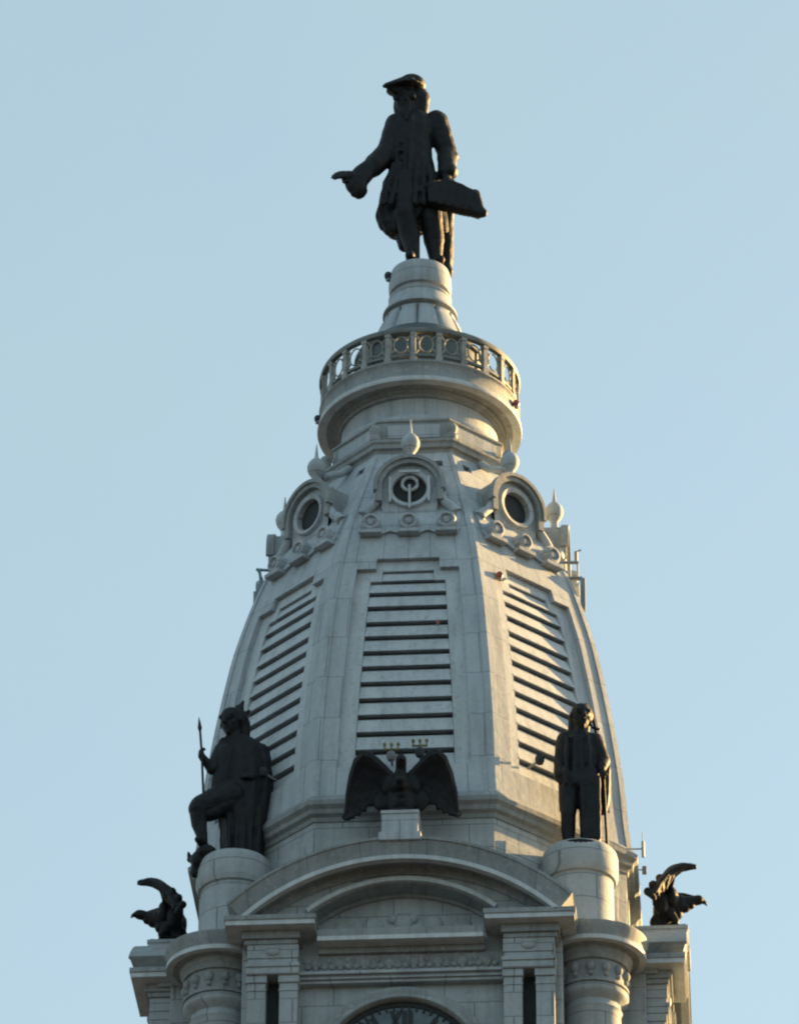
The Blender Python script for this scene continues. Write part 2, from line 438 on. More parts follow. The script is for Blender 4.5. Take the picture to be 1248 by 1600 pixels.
# ---- corner columns, their ring cornices and the statue pedestals
Rc = 11.5; cx_, cy_ = Rc * sin(R_(45)), -Rc * cos(R_(45))
col = MB().lathe([(1.25, 98.5), (1.25, 108.9), (1.33, 109.05), (1.25, 109.2), (1.25, 109.35), (1.42, 109.5), (1.55, 109.62), (1.6, 109.72), (1.6, 109.9), (1.5, 109.95), (1.5, 110.02)], 48, (cx_, cy_)).build('corner_column', M['granite'], T, smooth=35)
fr = MB().lathe([(1.0, 110.0), (1.62, 110.02), (1.62, 110.12), (1.5, 110.2), (1.5, 111.1), (1.56, 111.12)], 48, (cx_, cy_))
for i in range(14):
    a = 2 * pi * i / 14
    x, y = cx_ + 1.52 * sin(a), cy_ - 1.52 * cos(a)
    fr.ell((x, y, 110.72), .2, .2, .26).ell((x, y, 110.4), .12, .12, .13)
fr.build('column_frieze', M['cornice'], col, smooth=40)
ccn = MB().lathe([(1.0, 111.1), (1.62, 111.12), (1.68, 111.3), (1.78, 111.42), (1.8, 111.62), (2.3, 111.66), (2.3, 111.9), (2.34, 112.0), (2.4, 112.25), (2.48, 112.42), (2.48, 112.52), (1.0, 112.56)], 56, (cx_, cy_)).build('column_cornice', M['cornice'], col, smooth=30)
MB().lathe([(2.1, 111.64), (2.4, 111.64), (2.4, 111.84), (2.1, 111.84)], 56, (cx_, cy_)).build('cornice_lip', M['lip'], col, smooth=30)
Rp = 10.85; px_, py_ = Rp * sin(R_(45)), -Rp * cos(R_(45))
pedst = MB().lathe([(1.62, 112.5), (1.62, 112.9), (1.47, 113.0), (1.47, 115.8), (1.6, 115.84), (1.66, 116.0), (1.7, 116.1), (1.7, 116.95), (1.64, 117.2), (1.52, 117.34), (1.3, 117.4), (.02, 117.42)], 48, (px_, py_)).build('statue_pedestal', M['granite'], T, smooth=35)
shift(col, (0, 0, .55)); shift(pedst, (0, 0, .5))
around(col, QUAD); around(pedst, QUAD)

# ---- octagonal drum under the dome
MB().octa([(10.75, 112.3), (10.75, 112.9), (10.62, 113.2), (10.42, 113.4), (10.42, 118.75)]).build('octagon_wall', M['granite'], T)
pn = MB()
for s in (-1, 1):
    for (u0, u1) in ((.6, 3.4),):
        a, c_ = (u0, u1) if s > 0 else (-u1, -u0)
        pn.box(a, c_, -9.70, -9.5, 114.4, 117.8)
pnl = pn.build('wall_panel', M['granite'], T, bevel=.03); around(pnl, range(45, 360, 45))
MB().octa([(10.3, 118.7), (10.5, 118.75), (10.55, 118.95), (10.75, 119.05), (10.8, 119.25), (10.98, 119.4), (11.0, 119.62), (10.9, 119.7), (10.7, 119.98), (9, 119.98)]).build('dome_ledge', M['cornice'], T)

# ------------------------------------------------------------------ dome
PZ = [119.9, 121.2, 123.6, 126.86, 130.25, 131.6, 134.15, 136.6, 139.3, 141.7]
PR = [10.66, 10.50, 10.30, 9.83, 9.2, 8.88, 8.1, 7.12, 5.75, 4.5]
def rad(z):                                   # smooth (Catmull) interpolation of the dome's circumradius
    if z <= PZ[0]: return PR[0]
    if z >= PZ[-1]: return PR[-1]
    i = max(k for k in range(len(PZ)) if PZ[k] <= z); i = min(i, len(PZ) - 2)
    h = PZ[i + 1] - PZ[i]; t = (z - PZ[i]) / h
    def sl_(k):
        if k == 0: return (PR[1] - PR[0]) / (PZ[1] - PZ[0])
        if k == len(PZ) - 1: return (PR[-1] - PR[-2]) / (PZ[-1] - PZ[-2])
        return (PR[k + 1] - PR[k - 1]) / (PZ[k + 1] - PZ[k - 1])
    return ((2 * t ** 3 - 3 * t * t + 1) * PR[i] + (t ** 3 - 2 * t * t + t) * h * sl_(i) + (-2 * t ** 3 + 3 * t * t) * PR[i + 1] + (t ** 3 - t * t) * h * sl_(i + 1))
C8, T8 = cos(R_(22.5)), math.tan(R_(22.5))
def apo(z): return rad(z) * C8
def hw(z, off=0): return (apo(z) + off) * T8
def lerp(a, b, t): return a + (b - a) * t
def colb(z):
    t = max(0, min(1, (133.3 - z) / 11.5))
    o, s_ = lerp(.72, .745, t), lerp(.51, .56, t)
    return [-1, -.93, -o, -s_, -.45, -.36, .36, .45, s_, o, .93, 1]
LO, HOLE = -.27, -.85
def level(c, z):
    a = [.96, .83, .6, .48, .4, 0, .4, .48, .6, .83, .96][c]
    if 121.5 < z < 132.30: return HOLE if a < .55 else (LO if a < .8 else (.07 if a > .95 else 0))
    if 132.30 < z < 132.94: return HOLE if a < .38 else (LO if a < .8 else (.07 if a > .95 else 0))
    if 132.94 < z < 133.58: return LO if a < .46 else (.07 if a > .95 else 0)
    if 140.35 < z < 140.8: return -.4 if a in (.48, .6) else (.07 if a > .95 else 0)
    return .07 if (a > .95 and z < 141.2) else 0
rows = [119.9, 120.4, 121.0, 121.5]
rows += [121.5 + (132.30 - 121.5) * i / 18 for i in range(1, 19)] + [132.94, 133.58, 134.1, 134.7, 135.4, 136.1, 136.8, 137.5, 138.2, 138.9, 139.6, 140.35, 140.8, 141.2, 141.7]
def P(c, z, off):
    f = colb(z)[c]; a = apo(z) + off
    u = f * hw(z) if abs(f) < .999 else f * a * T8
    return (u, -a, z)
facet, panel, back = MB(), MB(), MB()
nc = 11
lv = [[level(c, (rows[r] + rows[r + 1]) / 2) for c in range(nc)] for r in range(len(rows) - 1)]
for r in range(len(rows) - 1):
    z0, z1 = rows[r], rows[r + 1]
    for c in range(nc):
        L = lv[r][c]
        tgt = facet if L > -.01 or L == -.4 else (panel if L == LO else back)
        tgt.add([P(c, z0, L), P(c + 1, z0, L), P(c + 1, z1, L), P(c, z1, L)], [(0, 1, 2, 3)])
        for (dr, dc) in ((0, 1), (0, -1), (1, 0), (-1, 0)):
            rr, c2 = r + dr, c + dc
            if not (0 <= rr < len(lv) and 0 <= c2 < nc): continue
            L2 = lv[rr][c2]
            if L2 < L:
                if dc: k = c + (1 if dc > 0 else 0); e = [(k, z0), (k, z1)]
                else: zz = z1 if dr > 0 else z0; e = [(c, zz), (c + 1, zz)]
                tgt.add([P(e[0][0], e[0][1], L), P(e[1][0], e[1][1], L), P(e[1][0], e[1][1], L2), P(e[0][0], e[0][1], L2)], [(0, 1, 2, 3)])
fo = facet.build('dome_facet', M['paint'], T)
gaps = [132.92, 132.25, 131.48, 130.62, 129.68, 128.86, 127.98, 127.1, 126.2, 125.27, 124.34, 123.39, 122.44, 121.4]
for i in range(len(gaps) - 1):
    hi2, lo2 = gaps[i], gaps[i + 1]; sp = hi2 - lo2
    z1, z0 = hi2 - .09 * sp, lo2 + .13 * sp
    if i == 0: z0 = 132.31
    if i == len(gaps) - 2: z0 = 121.52
    fk = .355 if i == 0 else None
    def bl(z, off, s_):
        f = fk if fk else colb(z)[8] - .004
        return (s_ * f * hw(z), -(apo(z) + off), z)
    fo_, fi_ = -.25, -.82
    v8 = [bl(z0, fo_, -1), bl(z0, fo_, 1), bl(z1, fo_ - .16, 1), bl(z1, fo_ - .16, -1), bl(z0 + .12, fi_, -1), bl(z0 + .12, fi_, 1), bl(z1 + .05, fi_, 1), bl(z1 + .05, fi_, -1)]
    panel.add(v8, [(0, 1, 2, 3), (7, 6, 5, 4), (0, 4, 5, 1), (3, 2, 6, 7), (0, 3, 7, 4), (1, 5, 6, 2)])
po = panel.build('louvre_panel', M['slat'], T)
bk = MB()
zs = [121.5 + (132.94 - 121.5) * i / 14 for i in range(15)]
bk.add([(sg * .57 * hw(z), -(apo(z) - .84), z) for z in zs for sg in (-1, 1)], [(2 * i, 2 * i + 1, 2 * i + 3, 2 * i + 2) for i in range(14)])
bk.build('louvre_backing', M['louvredark'], po)  # sheet behind the slats, gap shade put into its colour
ALL = range(45, 360, 45)
around(fo, ALL); around(po, ALL)

# apron with bosses under each dormer
ap = MB()
def S(u, z, off): return (u, -(apo(z) + off), z)
for (zz0, zz1, k0, k1) in ((135.25, 136.9, .0, .16),):
    us = [-2.35 + 4.7 * i / 36 for i in range(37)]
    def bot(u): return min(136.4, 135.42 - .3 * abs(cos(pi * u / 1.72)) ** .6 if abs(u) < 2.3 else 135.4)
    vs = []; fs = []
    for u in us:
        for k in range(5):
            z = lerp(bot(u), 136.9, k / 4); vs.append(S(u, z, .16))
        vs.append(S(u, 136.9, -.1)); vs.append(S(u, bot(u), -.1))
    m_ = 7
    for i in range(36):
        fs += [(i * m_ + k, (i + 1) * m_ + k, (i + 1) * m_ + (k + 1) % m_, i * m_ + (k + 1) % m_) for k in range(m_)]
    fs += [tuple(range(m_)), tuple(range(37 * m_ - 1, 36 * m_ - 1, -1))]
    ap.add(vs, fs)
apo_ = ap.build('dormer_apron', M['paint'], T)
around(apo_, ALL)
for u in (-1.75, 0, 1.75):
    zb = 135.72; yb = -(apo(zb) + .1)
    q = MB()
    prf = [(0, -.5), (.13, -.5), (.18, -.4), (.25, -.4), (.31, -.54), (.4, -.52), (.46, -.36), (.46, .2)]
    vs = []; fs = []
    for i in range(20):
        a = 2 * pi * i / 20; vs += [(u + r * cos(a), yb + y, zb + r * sin(a)) for r, y in prf]
    kk = len(prf)
    for i in range(20):
        j = (i + 1) % 20; fs += [(i * kk + t, i * kk + t + 1, j * kk + t + 1, j * kk + t) for t in range(kk - 1)]
    q.add(vs, fs)
    q.box(u - .5, u + .5, yb - .62, yb + .3, zb - .66, zb - .48)
    bo = q.build('boss', M['paint'], T, smooth=40)
    around(bo, ALL)

# dormer with a round window
ZD = 137.9
d = MB()
def arcband(mb, r0, r1, y0, y1, zc, a0=-92, a1=92, n=28, leg=0.0):
    lo2, hi2 = [], []
    if leg: lo2.append((-r0, zc - leg)); hi2.append((-r1, zc - leg))
    for i in range(n + 1):
        a = R_(lerp(a0, a1, i / n)); lo2.append((r0 * sin(a), zc + r0 * cos(a))); hi2.append((r1 * sin(a), zc + r1 * cos(a)))
    if leg: lo2.append((r0, zc - leg)); hi2.append((r1, zc - leg))
    mb.strip(lo2, hi2, y0, y1)
arcband(d, 1.28, 1.58, -7.05, -4.2, ZD, leg=.75)
arcband(d, 1.5, 1.68, -7.16, -6.8, ZD, leg=.2)
dm = d.build('dormer', M['cornice'], T, smooth=40)
fp = MB()
vs = []; fs = []; n = 40
for i in range(n):
    a = 2 * pi * i / n
    sq = min(1.3 / max(abs(sin(a)), 1e-4), 1.3) if cos(a) < 0 else 1.3
    ro = 1.3 if cos(a) >= 0 else min(1.3 / max(abs(sin(a)), 1e-4), 1.25 / max(abs(cos(a)), 1e-4))
    vs += [(.8 * sin(a), -6.5, ZD - .05 + .8 * cos(a)), (.8 * sin(a), -6.92, ZD - .05 + .8 * cos(a)), (1.0 * sin(a), -6.98, ZD - .05 + 1.0 * cos(a)), (1.06 * sin(a), -6.78, ZD - .05 + 1.06 * cos(a)), (ro * sin(a), -6.78, ZD + ro * cos(a))]
for i in range(n):
    j = (i + 1) % n; fs += [(i * 5 + q, i * 5 + q + 1, j * 5 + q + 1, j * 5 + q) for q in range(4)]
fp.add(vs, fs)
fp.box(-1.29, 1.29, -6.76, -5.5, 136.35, 136.68)
fp.build('dormer_front', M['paint'], dm, smooth=40)
disc(.9, -6.62, -6.5, ZD - .05).build('round_window', M['dark'], dm)  # black disc closes the opening, standing in for its shaded interior
wn = MB()
wn.tube([(.36 * sin(2 * pi * i / 20), -6.72, ZD + .3 + .36 * cos(2 * pi * i / 20)) for i in range(20)], .09, 8, closed=True)
wn.box(-.05, .05, -7.0, -6.62, ZD - 1.15, ZD + .1).box(-.95, -.85, -7.02, -6.8, ZD - .8, ZD + .55).box(.85, .95, -7.02, -6.8, ZD - .8, ZD + .55)
wn.box(-.5, .5, -7.0, -6.8, ZD + .78, ZD + .9)
for s in (-1, 1):                            # scrolls at the sides
    v = MB()
    pts = [(s * 1.45, -6.75, 137.5), (s * 1.62, -6.75, 137.15), (s * 1.9, -6.72, 136.9), (s * 2.15, -6.68, 136.62), (s * 2.1, -6.7, 136.35), (s * 1.88, -6.72, 136.4)]
    v.tube(pts, [.2, .22, .25, .28, .25, .16], 8)
    v.prism([(s * 1.3, 136.2), (s * 1.3, 137.9), (s * 1.6, 137.2), (s * 2.05, 136.75), (s * 2.1, 136.2)], -6.6, -5.6)
    v.build('scroll', M['paint'], dm, smooth=50)
fi = MB()
zb = 139.45
fi.lathe([(.02, zb), (.34, zb), (.36, zb + .12), (.2, zb + .25), (.17, zb + .55), (.26, zb + .7), (.36, zb + .85), (.43, zb + 1.05), (.44, zb + 1.22), (.38, zb + 1.42), (.26, zb + 1.58), (.13, zb + 1.68), (.09, zb + 1.8), (.06, zb + 2.1), (.02, zb + 2.5)], 20, (0, -6.45))
fi.tube([(0, -6.1, zb + .8), (0, -5.6, zb + 1.15), (0, -5.0, zb + 1.45), (0, -4.4, zb + 2.0)], [.14, .16, .18, .2], 8)
fi.build('finial', M['paint'], dm, smooth=50)
around(dm, ALL)
wn.build('mullion', M['lip'], dm, smooth=40)      # only the front window carries these bars

# crown: octagonal moulding, frieze, round neck, balcony
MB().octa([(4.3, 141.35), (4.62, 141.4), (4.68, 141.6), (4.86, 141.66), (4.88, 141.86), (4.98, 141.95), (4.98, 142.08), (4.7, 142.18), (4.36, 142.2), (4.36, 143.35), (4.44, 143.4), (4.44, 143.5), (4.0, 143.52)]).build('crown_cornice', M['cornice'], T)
kn = MB().lathe([(.02, 142.1), (.26, 142.1), (.3, 142.3), (.22, 142.42), (.28, 142.6), (.3, 142.78), (.2, 142.95), (.02, 143.02)], 14, (4.72 * sin(R_(22.5)), -4.72 * cos(R_(22.5)))).build('corner_knob', M['cornice'], T, smooth=50)
around(kn, ALL)
fpn = MB().box(-1.25, 1.25, -4.1, -3.9, 142.45, 143.2).build('frieze_panel', M['paint'], T, bevel=.04); around(fpn, ALL)
MB().lathe([(3.8, 143.4), (4.1, 143.45), (4.14, 143.6), (4.08, 143.78), (3.9, 143.82), (3.78, 143.9), (3.78, 145.0)], 72).build('round_neck', M['paint'], T, smooth=35)
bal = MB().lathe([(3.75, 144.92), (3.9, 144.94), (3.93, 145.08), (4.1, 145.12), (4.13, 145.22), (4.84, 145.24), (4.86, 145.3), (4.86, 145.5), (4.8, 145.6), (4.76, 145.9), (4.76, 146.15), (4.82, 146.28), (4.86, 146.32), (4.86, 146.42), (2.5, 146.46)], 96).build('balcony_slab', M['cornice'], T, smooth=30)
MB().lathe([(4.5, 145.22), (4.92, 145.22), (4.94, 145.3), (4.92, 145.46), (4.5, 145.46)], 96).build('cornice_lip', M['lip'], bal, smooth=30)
MB().lathe([(4.6, 148.02), (4.84, 148.02), (4.88, 148.12), (4.84, 148.28), (4.6, 148.3), (4.56, 148.15)], 96, closed=True).build('balcony_handrail', M['darkrail'], T, smooth=40)
MB().lathe([(4.58, 146.7), (4.74, 146.7), (4.74, 146.84), (4.58, 146.84)], 96, closed=True).build('balcony_bottom_rail', M['darkrail'], T, smooth=40)
bp_ = MB().box(-.11, .11, -4.8, -4.56, 146.42, 148.05).box(-.16, .16, -4.84, -4.53, 146.42, 146.66).box(-.14, .14, -4.83, -4.54, 147.85, 148.03).build('balcony_post', M['railing'], T)
rp = MB()
rp.tube([(.34 * sin(2 * pi * i / 18), -4.66, 147.42 + .46 * cos(2 * pi * i / 18)) for i in range(18)], .04, 6, closed=True)
for s in (-1, 1):
    for q in (-1, 1):
        rp.tube([(s * .28, -4.66, 147.42 + q * .26), (s * .45, -4.65, 147.42 + q * .42), (s * .52, -4.63, 147.42 + q * .58)], .05, 6)
rpo = rp.build('railing_scroll', M['railing'], T, smooth=60)
for i in range(1, 24): dup(bp_, R_(15 * i))
for i in range(24): dup(rpo, R_(15 * i + 7.5))
rpo.rotation_euler.z = R_(7.5 + 15 * 23.5); bpy.data.objects.remove(rpo)
bp_.rotation_euler.z = 0
# glazed look-out room inside the railing
room = MB().lathe([(3.05, 146.4), (3.05, 149.0), (3.2, 149.1), (3.2, 149.3), (2.4, 150.2)], 64).build('lookout_room', M['glass'], T, smooth=35)
ml = MB()
for i in range(16):
    a = 2 * pi * i / 16
    ml.box(-.06, .06, -3.12, -3.0, 146.45, 149.05, Matrix.Rotation(a, 4, 'Z'))
ml.build('window_bar', M['darkrail'], room)
# pedestal with fluted leaves
def flute(r, z, a):
    t = (z - 150.2) / 1.5
    if t < 0 or t > 1.02: return r
    q = abs(sin(6 * a)); top = 1 - max(0, t - .75) / .27
    return r - .3 * (1 - min(1, q * 2.6) ** .6) - (.08 * (1 - top) if t > .75 else 0)
pd = MB()
prf = [(2.45, 149.95), (2.42, 150.15)] + [(1.76 + .62 * (1 - i / 10), 150.22 + 1.55 * i / 10) for i in range(11)] + [(1.5, 151.84), (1.52, 151.96), (1.82, 152.02), (1.82, 152.12), (1.7, 152.3), (1.58, 152.6), (1.5, 152.9), (1.54, 152.95), (1.54, 153.05), (1.33, 153.1), (1.33, 153.34), (1.48, 153.36), (1.52, 153.5), (1.54, 153.8), (1.52, 154.2), (1.47, 154.5), (1.42, 154.64), (.02, 154.66)]
pd.lathe(prf, 168, rmod=flute).build('statue_pedestal', M['paint'], T, smooth=40)

# ------------------------------------------------------------------ bronze figures
def hand(mb, wrist, dirv, up, L=.95, curl=.35, thumb=1):
    """palm, four bent fingers of unequal length and a thumb from the side of the palm"""
    w_ = Vector(wrist); d = Vector(dirv).normalized(); u = Vector(up); u = (u - d * u.dot(d)).normalized(); sd_ = d.cross(u) * thumb
    k = w_ + d * L * .5
    mb.cap(w_, L * .17, w_ + d * L * .3, L * .2)
    for i, fl in enumerate((.42, .5, .47, .36)):
        off = sd_ * L * (.19 - .125 * i)
        b0 = w_ + d * L * .18 + off * .6; b1 = k + off
        mb.cap(b0, L * .12, b1, L * .085)
        m1 = b1 + (d * cos(curl * .6) - u * sin(curl * .6)) * L * fl * .5
        m2 = m1 + (d * cos(curl * 1.6) - u * sin(curl * 1.6)) * L * fl * .5
        mb.cap(b1, L * .08, m1, L * .07).cap(m1, L * .07, m2, L * .055)
    t0 = w_ + d * L * .15 + sd_ * L * .16; t1 = t0 + (d * .6 + sd_ * .8 - u * .2).normalized() * L * .26; t2 = t1 + (d * .95 + sd_ * .2 - u * .3).normalized() * L * .24
    mb.cap(t0, L * .1, t1, L * .085).cap(t1, L * .08, t2, L * .06)
def head(mb, c, f, k=1.0):
    """skull, jaw, brow, nose, eyes, mouth and ears, looking along f"""
    c = Vector(c); f = Vector(f).normalized(); s_ = f.cross(Vector((0, 0, 1))).normalized(); u = s_.cross(f)
    q = Matrix((s_, f, u)).transposed()
    P_ = lambda a, b_, d: c + q @ Vector((a, b_, d)) * k
    mb.ell(P_(0, -.04, .12), .5 * k, .58 * k, .56 * k, q)
    mb.ell(P_(0, .12, -.25), .38 * k, .42 * k, .5 * k, q)
    mb.cap(P_(0, .34, -.55), .16 * k, P_(0, .38, -.56), .15 * k)
    mb.cap(P_(0, .5, .16), .07 * k, P_(0, .68, -.14), .11 * k)
    mb.cap(P_(-.3, .42, .2), .1 * k, P_(.3, .42, .2), .1 * k)
    for e in (-1, 1):
        mb.ell(P_(e * .19, .46, .06), .1 * k, .07 * k, .06 * k, q)
        mb.ell(P_(e * .51, -.02, -.02), .07 * k, .13 * k, .17 * k, q)
        mb.ell(P_(e * .28, .3, -.16), .14 * k, .14 * k, .14 * k, q)
    mb.cap(P_(-.15, .46, -.33), .05 * k, P_(.15, .46, -.33), .05 * k).cap(P_(-.11, .46, -.42), .055 * k, P_(.11, .46, -.42), .055 * k)

# ---- colossal figure on top
st = thing('statue', 'colossal dark bronze man in hat and long coat holding out one hand, topmost of all', 'statue', (0, 0, 154.62))
b = MB()
head(b, (-.72, -.25, 10.45), (-.75, -.65, -.12), 1.1)
b.cap((-.5, -.1, 9.5), .42, (-.55, -.18, 10.3), .36)
b.loft([(-.35, .05, 5.2, .95, .7), (-.42, .0, 6.4, .85, .62), (-.45, -.05, 7.6, .9, .68), (-.4, -.02, 8.8, 1.0, .66), (-.45, 0, 9.5, .6, .45)])
b.cap((-.75, -.15, 5.5), .78, (-.76, -.55, 3.25), .56).cap((-.76, -.55, 3.25), .54, (-.5, -.28, 2.2), .52).cap((-.5, -.28, 2.2), .5, (-.32, -.32, .85), .32)
b.cap((-.38, -.3, .62), .3, (-.5, -1.0, .5), .24).cap((-.38, -.2, .7), .33, (-.38, -.2, .5), .3)
b.cap((.2, .05, 5.4), .78, (.56, -.15, 3.2), .56).cap((.56, -.15, 3.2), .54, (.68, .14, 2.15), .52).cap((.68, .14, 2.15), .5, (.78, .1, .85), .3)
b.cap((.78, .12, .62), .3, (.98, -.62, .5), .24)
b.cap((-1.25, -.1, 9.1), .45, (-1.72, -.35, 7.05), .4).cap((-1.72, -.35, 7.05), .38, (-3.2, -1.05, 5.2), .24)
hand(b, (-3.2, -1.08, 5.2), (-1, -.2, -.02), (.05, -1, .45), 1.2, .3, -1)
b.cap((.8, 0, 9.2), .44, (1.35, .2, 7.5), .38).cap((1.35, .2, 7.5), .36, (1.3, -.6, 5.4), .24)
hand(b, (1.3, -.7, 5.35), (.1, -.55, -1), (.1, -1, .5), 1.0, .9, -1)
for i in range(4): b.ell((-.72 + .05 * (i % 2), -.62 - .03 * i, 9.7 - .24 * i), .24 - .02 * i, .14, .18)      # neck ruffle
b.cap((-.85, -.55, 9.6), .22, (-1.15, -.55, 9.15), .16)
fuse(b, 'body', M['bronze'], st, .045, 2)
c = MB()
def coat_ring(z):
    tab = [(2.5, -1.0, .2, .45, .5), (2.8, -.95, .25, .85, .7), (3.2, -.72, .3, 1.3, .95), (3.8, -.52, .3, 1.66, 1.08), (4.6, -.42, .28, 1.6, 1.1), (5.6, -.38, .2, 1.48, 1.0), (6.4, -.42, .12, 1.18, .88), (7.2, -.46, .02, 1.05, .8), (8.0, -.5, -.02, 1.08, .82), (8.8, -.38, 0, 1.2, .8), (9.3, -.36, 0, 1.12, .68), (9.65, -.42, 0, .8, .55), (9.9, -.48, -.03, .5, .42)]
    for i in range(len(tab) - 1):
        if tab[i][0] <= z <= tab[i + 1][0]:
            t = (z - tab[i][0]) / (tab[i + 1][0] - tab[i][0]); t = t * t * (3 - 2 * t)
            return [lerp(a, e, t) for a, e in zip(tab[i], tab[i + 1])]
rg = []
for i in range(40):
    z = 2.5 + 7.4 * i / 39; q = coat_ring(z); rg.append((q[1], q[2], q[0] if False else z, q[3], q[4], max(.15, min(1, (6.6 - z) / 3))))
c.loft(rg, 72, 9, .075)
c.cap((-1.15, -.08, 9.05), .62, (-1.66, -.32, 7.1), .58).cap((-1.66, -.32, 7.1), .6, (-2.35, -.7, 6.05), .54).cap((-2.35, -.7, 6.05), .53, (-3.0, -.97, 5.3), .44)
c.cap((-2.75, -.85, 5.45), .46, (-3.0, -1.0, 5.0), .46).ell((-3.02, -1.0, 4.6), .4, .45, .72).ell((-3.4, -1.06, 5.05), .5, .42, .36).ell((-3.15, -1.03, 4.7), .56, .42, .58).cap((-2.9, -1, 4.4), .3, (-3.2, -1, 4.25), .25)
c.cap((.78, .02, 9.3), .62, (1.32, .2, 7.55), .52).cap((1.32, .2, 7.55), .52, (1.32, -.35, 6.1), .46).ell((1.38, -.4, 5.95), .5, .5, .5).ell((1.7, .1, 7.25), .22, .3, .25)
c.cap((.45, .25, 5.0), .75, (.95, .4, 3.0), .5)
for i, (x0, x1) in enumerate(((-1.35, -1.85), (-1.0, -1.45), (.15, .2), (.4, .75), (-.2, -.25))): c.cap((x0, -.72, 6.2), .1, (x1, -.86, 3.7), .17)
for i in range(3): c.cap((-1.5 - .15 * i, -.85, 7.0 - .35 * i), .1, (-1.95 - .15 * i, -.85, 6.5 - .25 * i), .1)
c.cap((-.95, .2, 3.2), .45, (-.75, .25, 1.9), .34)
for x, z in ((-1.0, 4.4), (.25, 4.5)): c.box(x - .5, x + .5, -.95, -.3, z - .1, z + .22)     # pocket flaps
for i in range(9): c.ell((-.98, -.62 - .18 * sin(pi * i / 8), 4.2 + .55 * i), .085, .1, .085)
c.cap((-.45, -.78, 9.2), .1, (-.6, -.86, 3.8), .12).cap((-1.0, -.66, 9.2), .1, (-1.4, -.7, 3.6), .14)
fuse(c, 'coat', M['bronze'], st, .05, 2, .035)
h = MB()
hm = Matrix.Rotation(R_(-8), 3, 'Y') @ Matrix.Rotation(R_(10), 3, 'X')
h.ell((-.78, -.35, 11.12), .98, 1.0, .14, hm).ell((-.45, -.12, 11.45), .72, .74, .56).cap((-.85, -.5, 11.25), .34, (-1.82, -.95, 10.82), .1).cap((-.5, -.95, 11.15), .24, (-1.6, -1.0, 10.9), .12)
h.cap((-.3, .3, 11.25), .4, (.2, .25, 11.1), .2).cap((-.55, -.2, 11.42), .58, (-1.72, -.92, 10.92), .12).cap((-.75, -.3, 10.75), .5, (-1.6, -.85, 10.82), .12)
fuse(h, 'hat', M['bronze'], st, .05, 2)
h = MB()
h.ell((-.3, .1, 10.85), .74, .62, .74).cap((-.45, .15, 10.5), .66, (-.45, .2, 9.75), .6).cap((.08, .0, 10.8), .4, (.08, .0, 9.8), .3).cap((-.25, .4, 10.8), .55, (-.3, .45, 9.5), .4).cap((-1.0, .12, 10.6), .36, (-1.05, .0, 9.75), .28)
for i in range(6): h.ell((.14 + .05 * (i % 2), -.1 + .16 * (i % 3), 10.8 - .2 * i), .22, .2, .16)
fuse(h, 'hair', M['bronze'], st, .05, 2, .03)
p = MB()
pg = [(.35, 4.75), (1.35, 4.98), (1.95, 4.72), (2.72, 4.28), (2.85, 3.6), (2.9, 2.95), (1.6, 3.28), (.4, 3.6)]
p.prism(pg, -1.2, -.55)
p.cap((2.7, -.9, 4.25), .26, (2.9, -.95, 3.1), .3).cap((2.9, -.95, 3.25), .28, (3.08, -.95, 3.08), .24).cap((.4, -.85, 4.7), .26, (1.4, -.9, 4.84), .24).cap((1.4, -.9, 4.84), .24, (2.7, -.9, 4.2), .22).cap((1.5, -.9, 3.4), .22, (2.9, -.95, 3.1), .24)
for i in range(5): p.cap((.7 + .42 * i, -1.2, 4.7 - .1 * i), .06, (.78 + .42 * i, -1.22, 3.6 - .08 * i), .07)
fuse(p, 'charter_scroll', M['bronze'], st, .05, 2, .02)
p = MB(); p.cap((1.2, .6, .62), .42, (1.28, .65, 1.6), .38).cap((1.28, .65, 1.6), .38, (1.3, .6, 4.3), .36).cap((1.3, .7, 2.4), .22, (1.55, .8, 3.0), .12)
fuse(p, 'tree_stump', M['bronze'], st, .06, 2, .05)
MB().lathe([(.02, .2), (1.1, .2), (1.15, .14), (1.15, -.03), (.02, -.03)], 40).build('statue_base', M['bronze'], st, smooth=30)

# ---- figure on the left pedestal
def at_ped(phi): return on_tower(phi, Rp, 117.88)
st = thing('statue', 'dark bronze cloaked figure with feathered head holding an upright spear, one foot raised', 'statue', at_ped(-45))
b = MB()
head(b, (-.28, -.25, 7.15), (-.5, -.8, -.25), 1.0)
b.cap((-.05, -.05, 6.0), .42, (-.2, -.12, 6.7), .36)
b.loft([(.2, 0, 2.9, .75, .55), (.2, 0, 3.9, .7, .5), (.15, -.05, 5.0, .85, .52), (.1, -.02, 5.8, .95, .5), (.05, 0, 6.25, .55, .4)])
b.cap((-.2, -.2, 3.1), .7, (-1.62, -.85, 2.3), .48).cap((-1.62, -.85, 2.3), .46, (-1.6, -.75, 1.6), .36).cap((-1.6, -.75, 1.6), .36, (-1.4, -.8, .75), .22).cap((-1.38, -.75, .55), .22, (-1.6, -1.35, .48), .16)
b.cap((.45, .05, 3.2), .66, (.5, -.1, 1.7), .45).cap((.5, -.1, 1.7), .42, (.5, .05, .4), .25).cap((.5, .1, .25), .22, (.35, -.6, .18), .18)
b.cap((-.7, -.1, 5.7), .38, (-1.1, -.55, 4.5), .27).cap((-1.1, -.55, 4.5), .25, (-1.56, -.85, 5.0), .17)
hand(b, (-1.52, -.82, 4.95), (-.25, -.2, 1), (-.8, -.6, 0), .66, 1.3, -1)
b.cap((.95, 0, 5.7), .4, (1.15, -.1, 4.4), .3).cap((1.15, -.1, 4.4), .28, (.7, -.75, 4.0), .2); hand(b, (.68, -.78, 4.0), (-1, -.4, 0), (0, -1, .3), .6, .8)
fuse(b, 'body', M['bronze'], st, .045, 2)
c = MB()
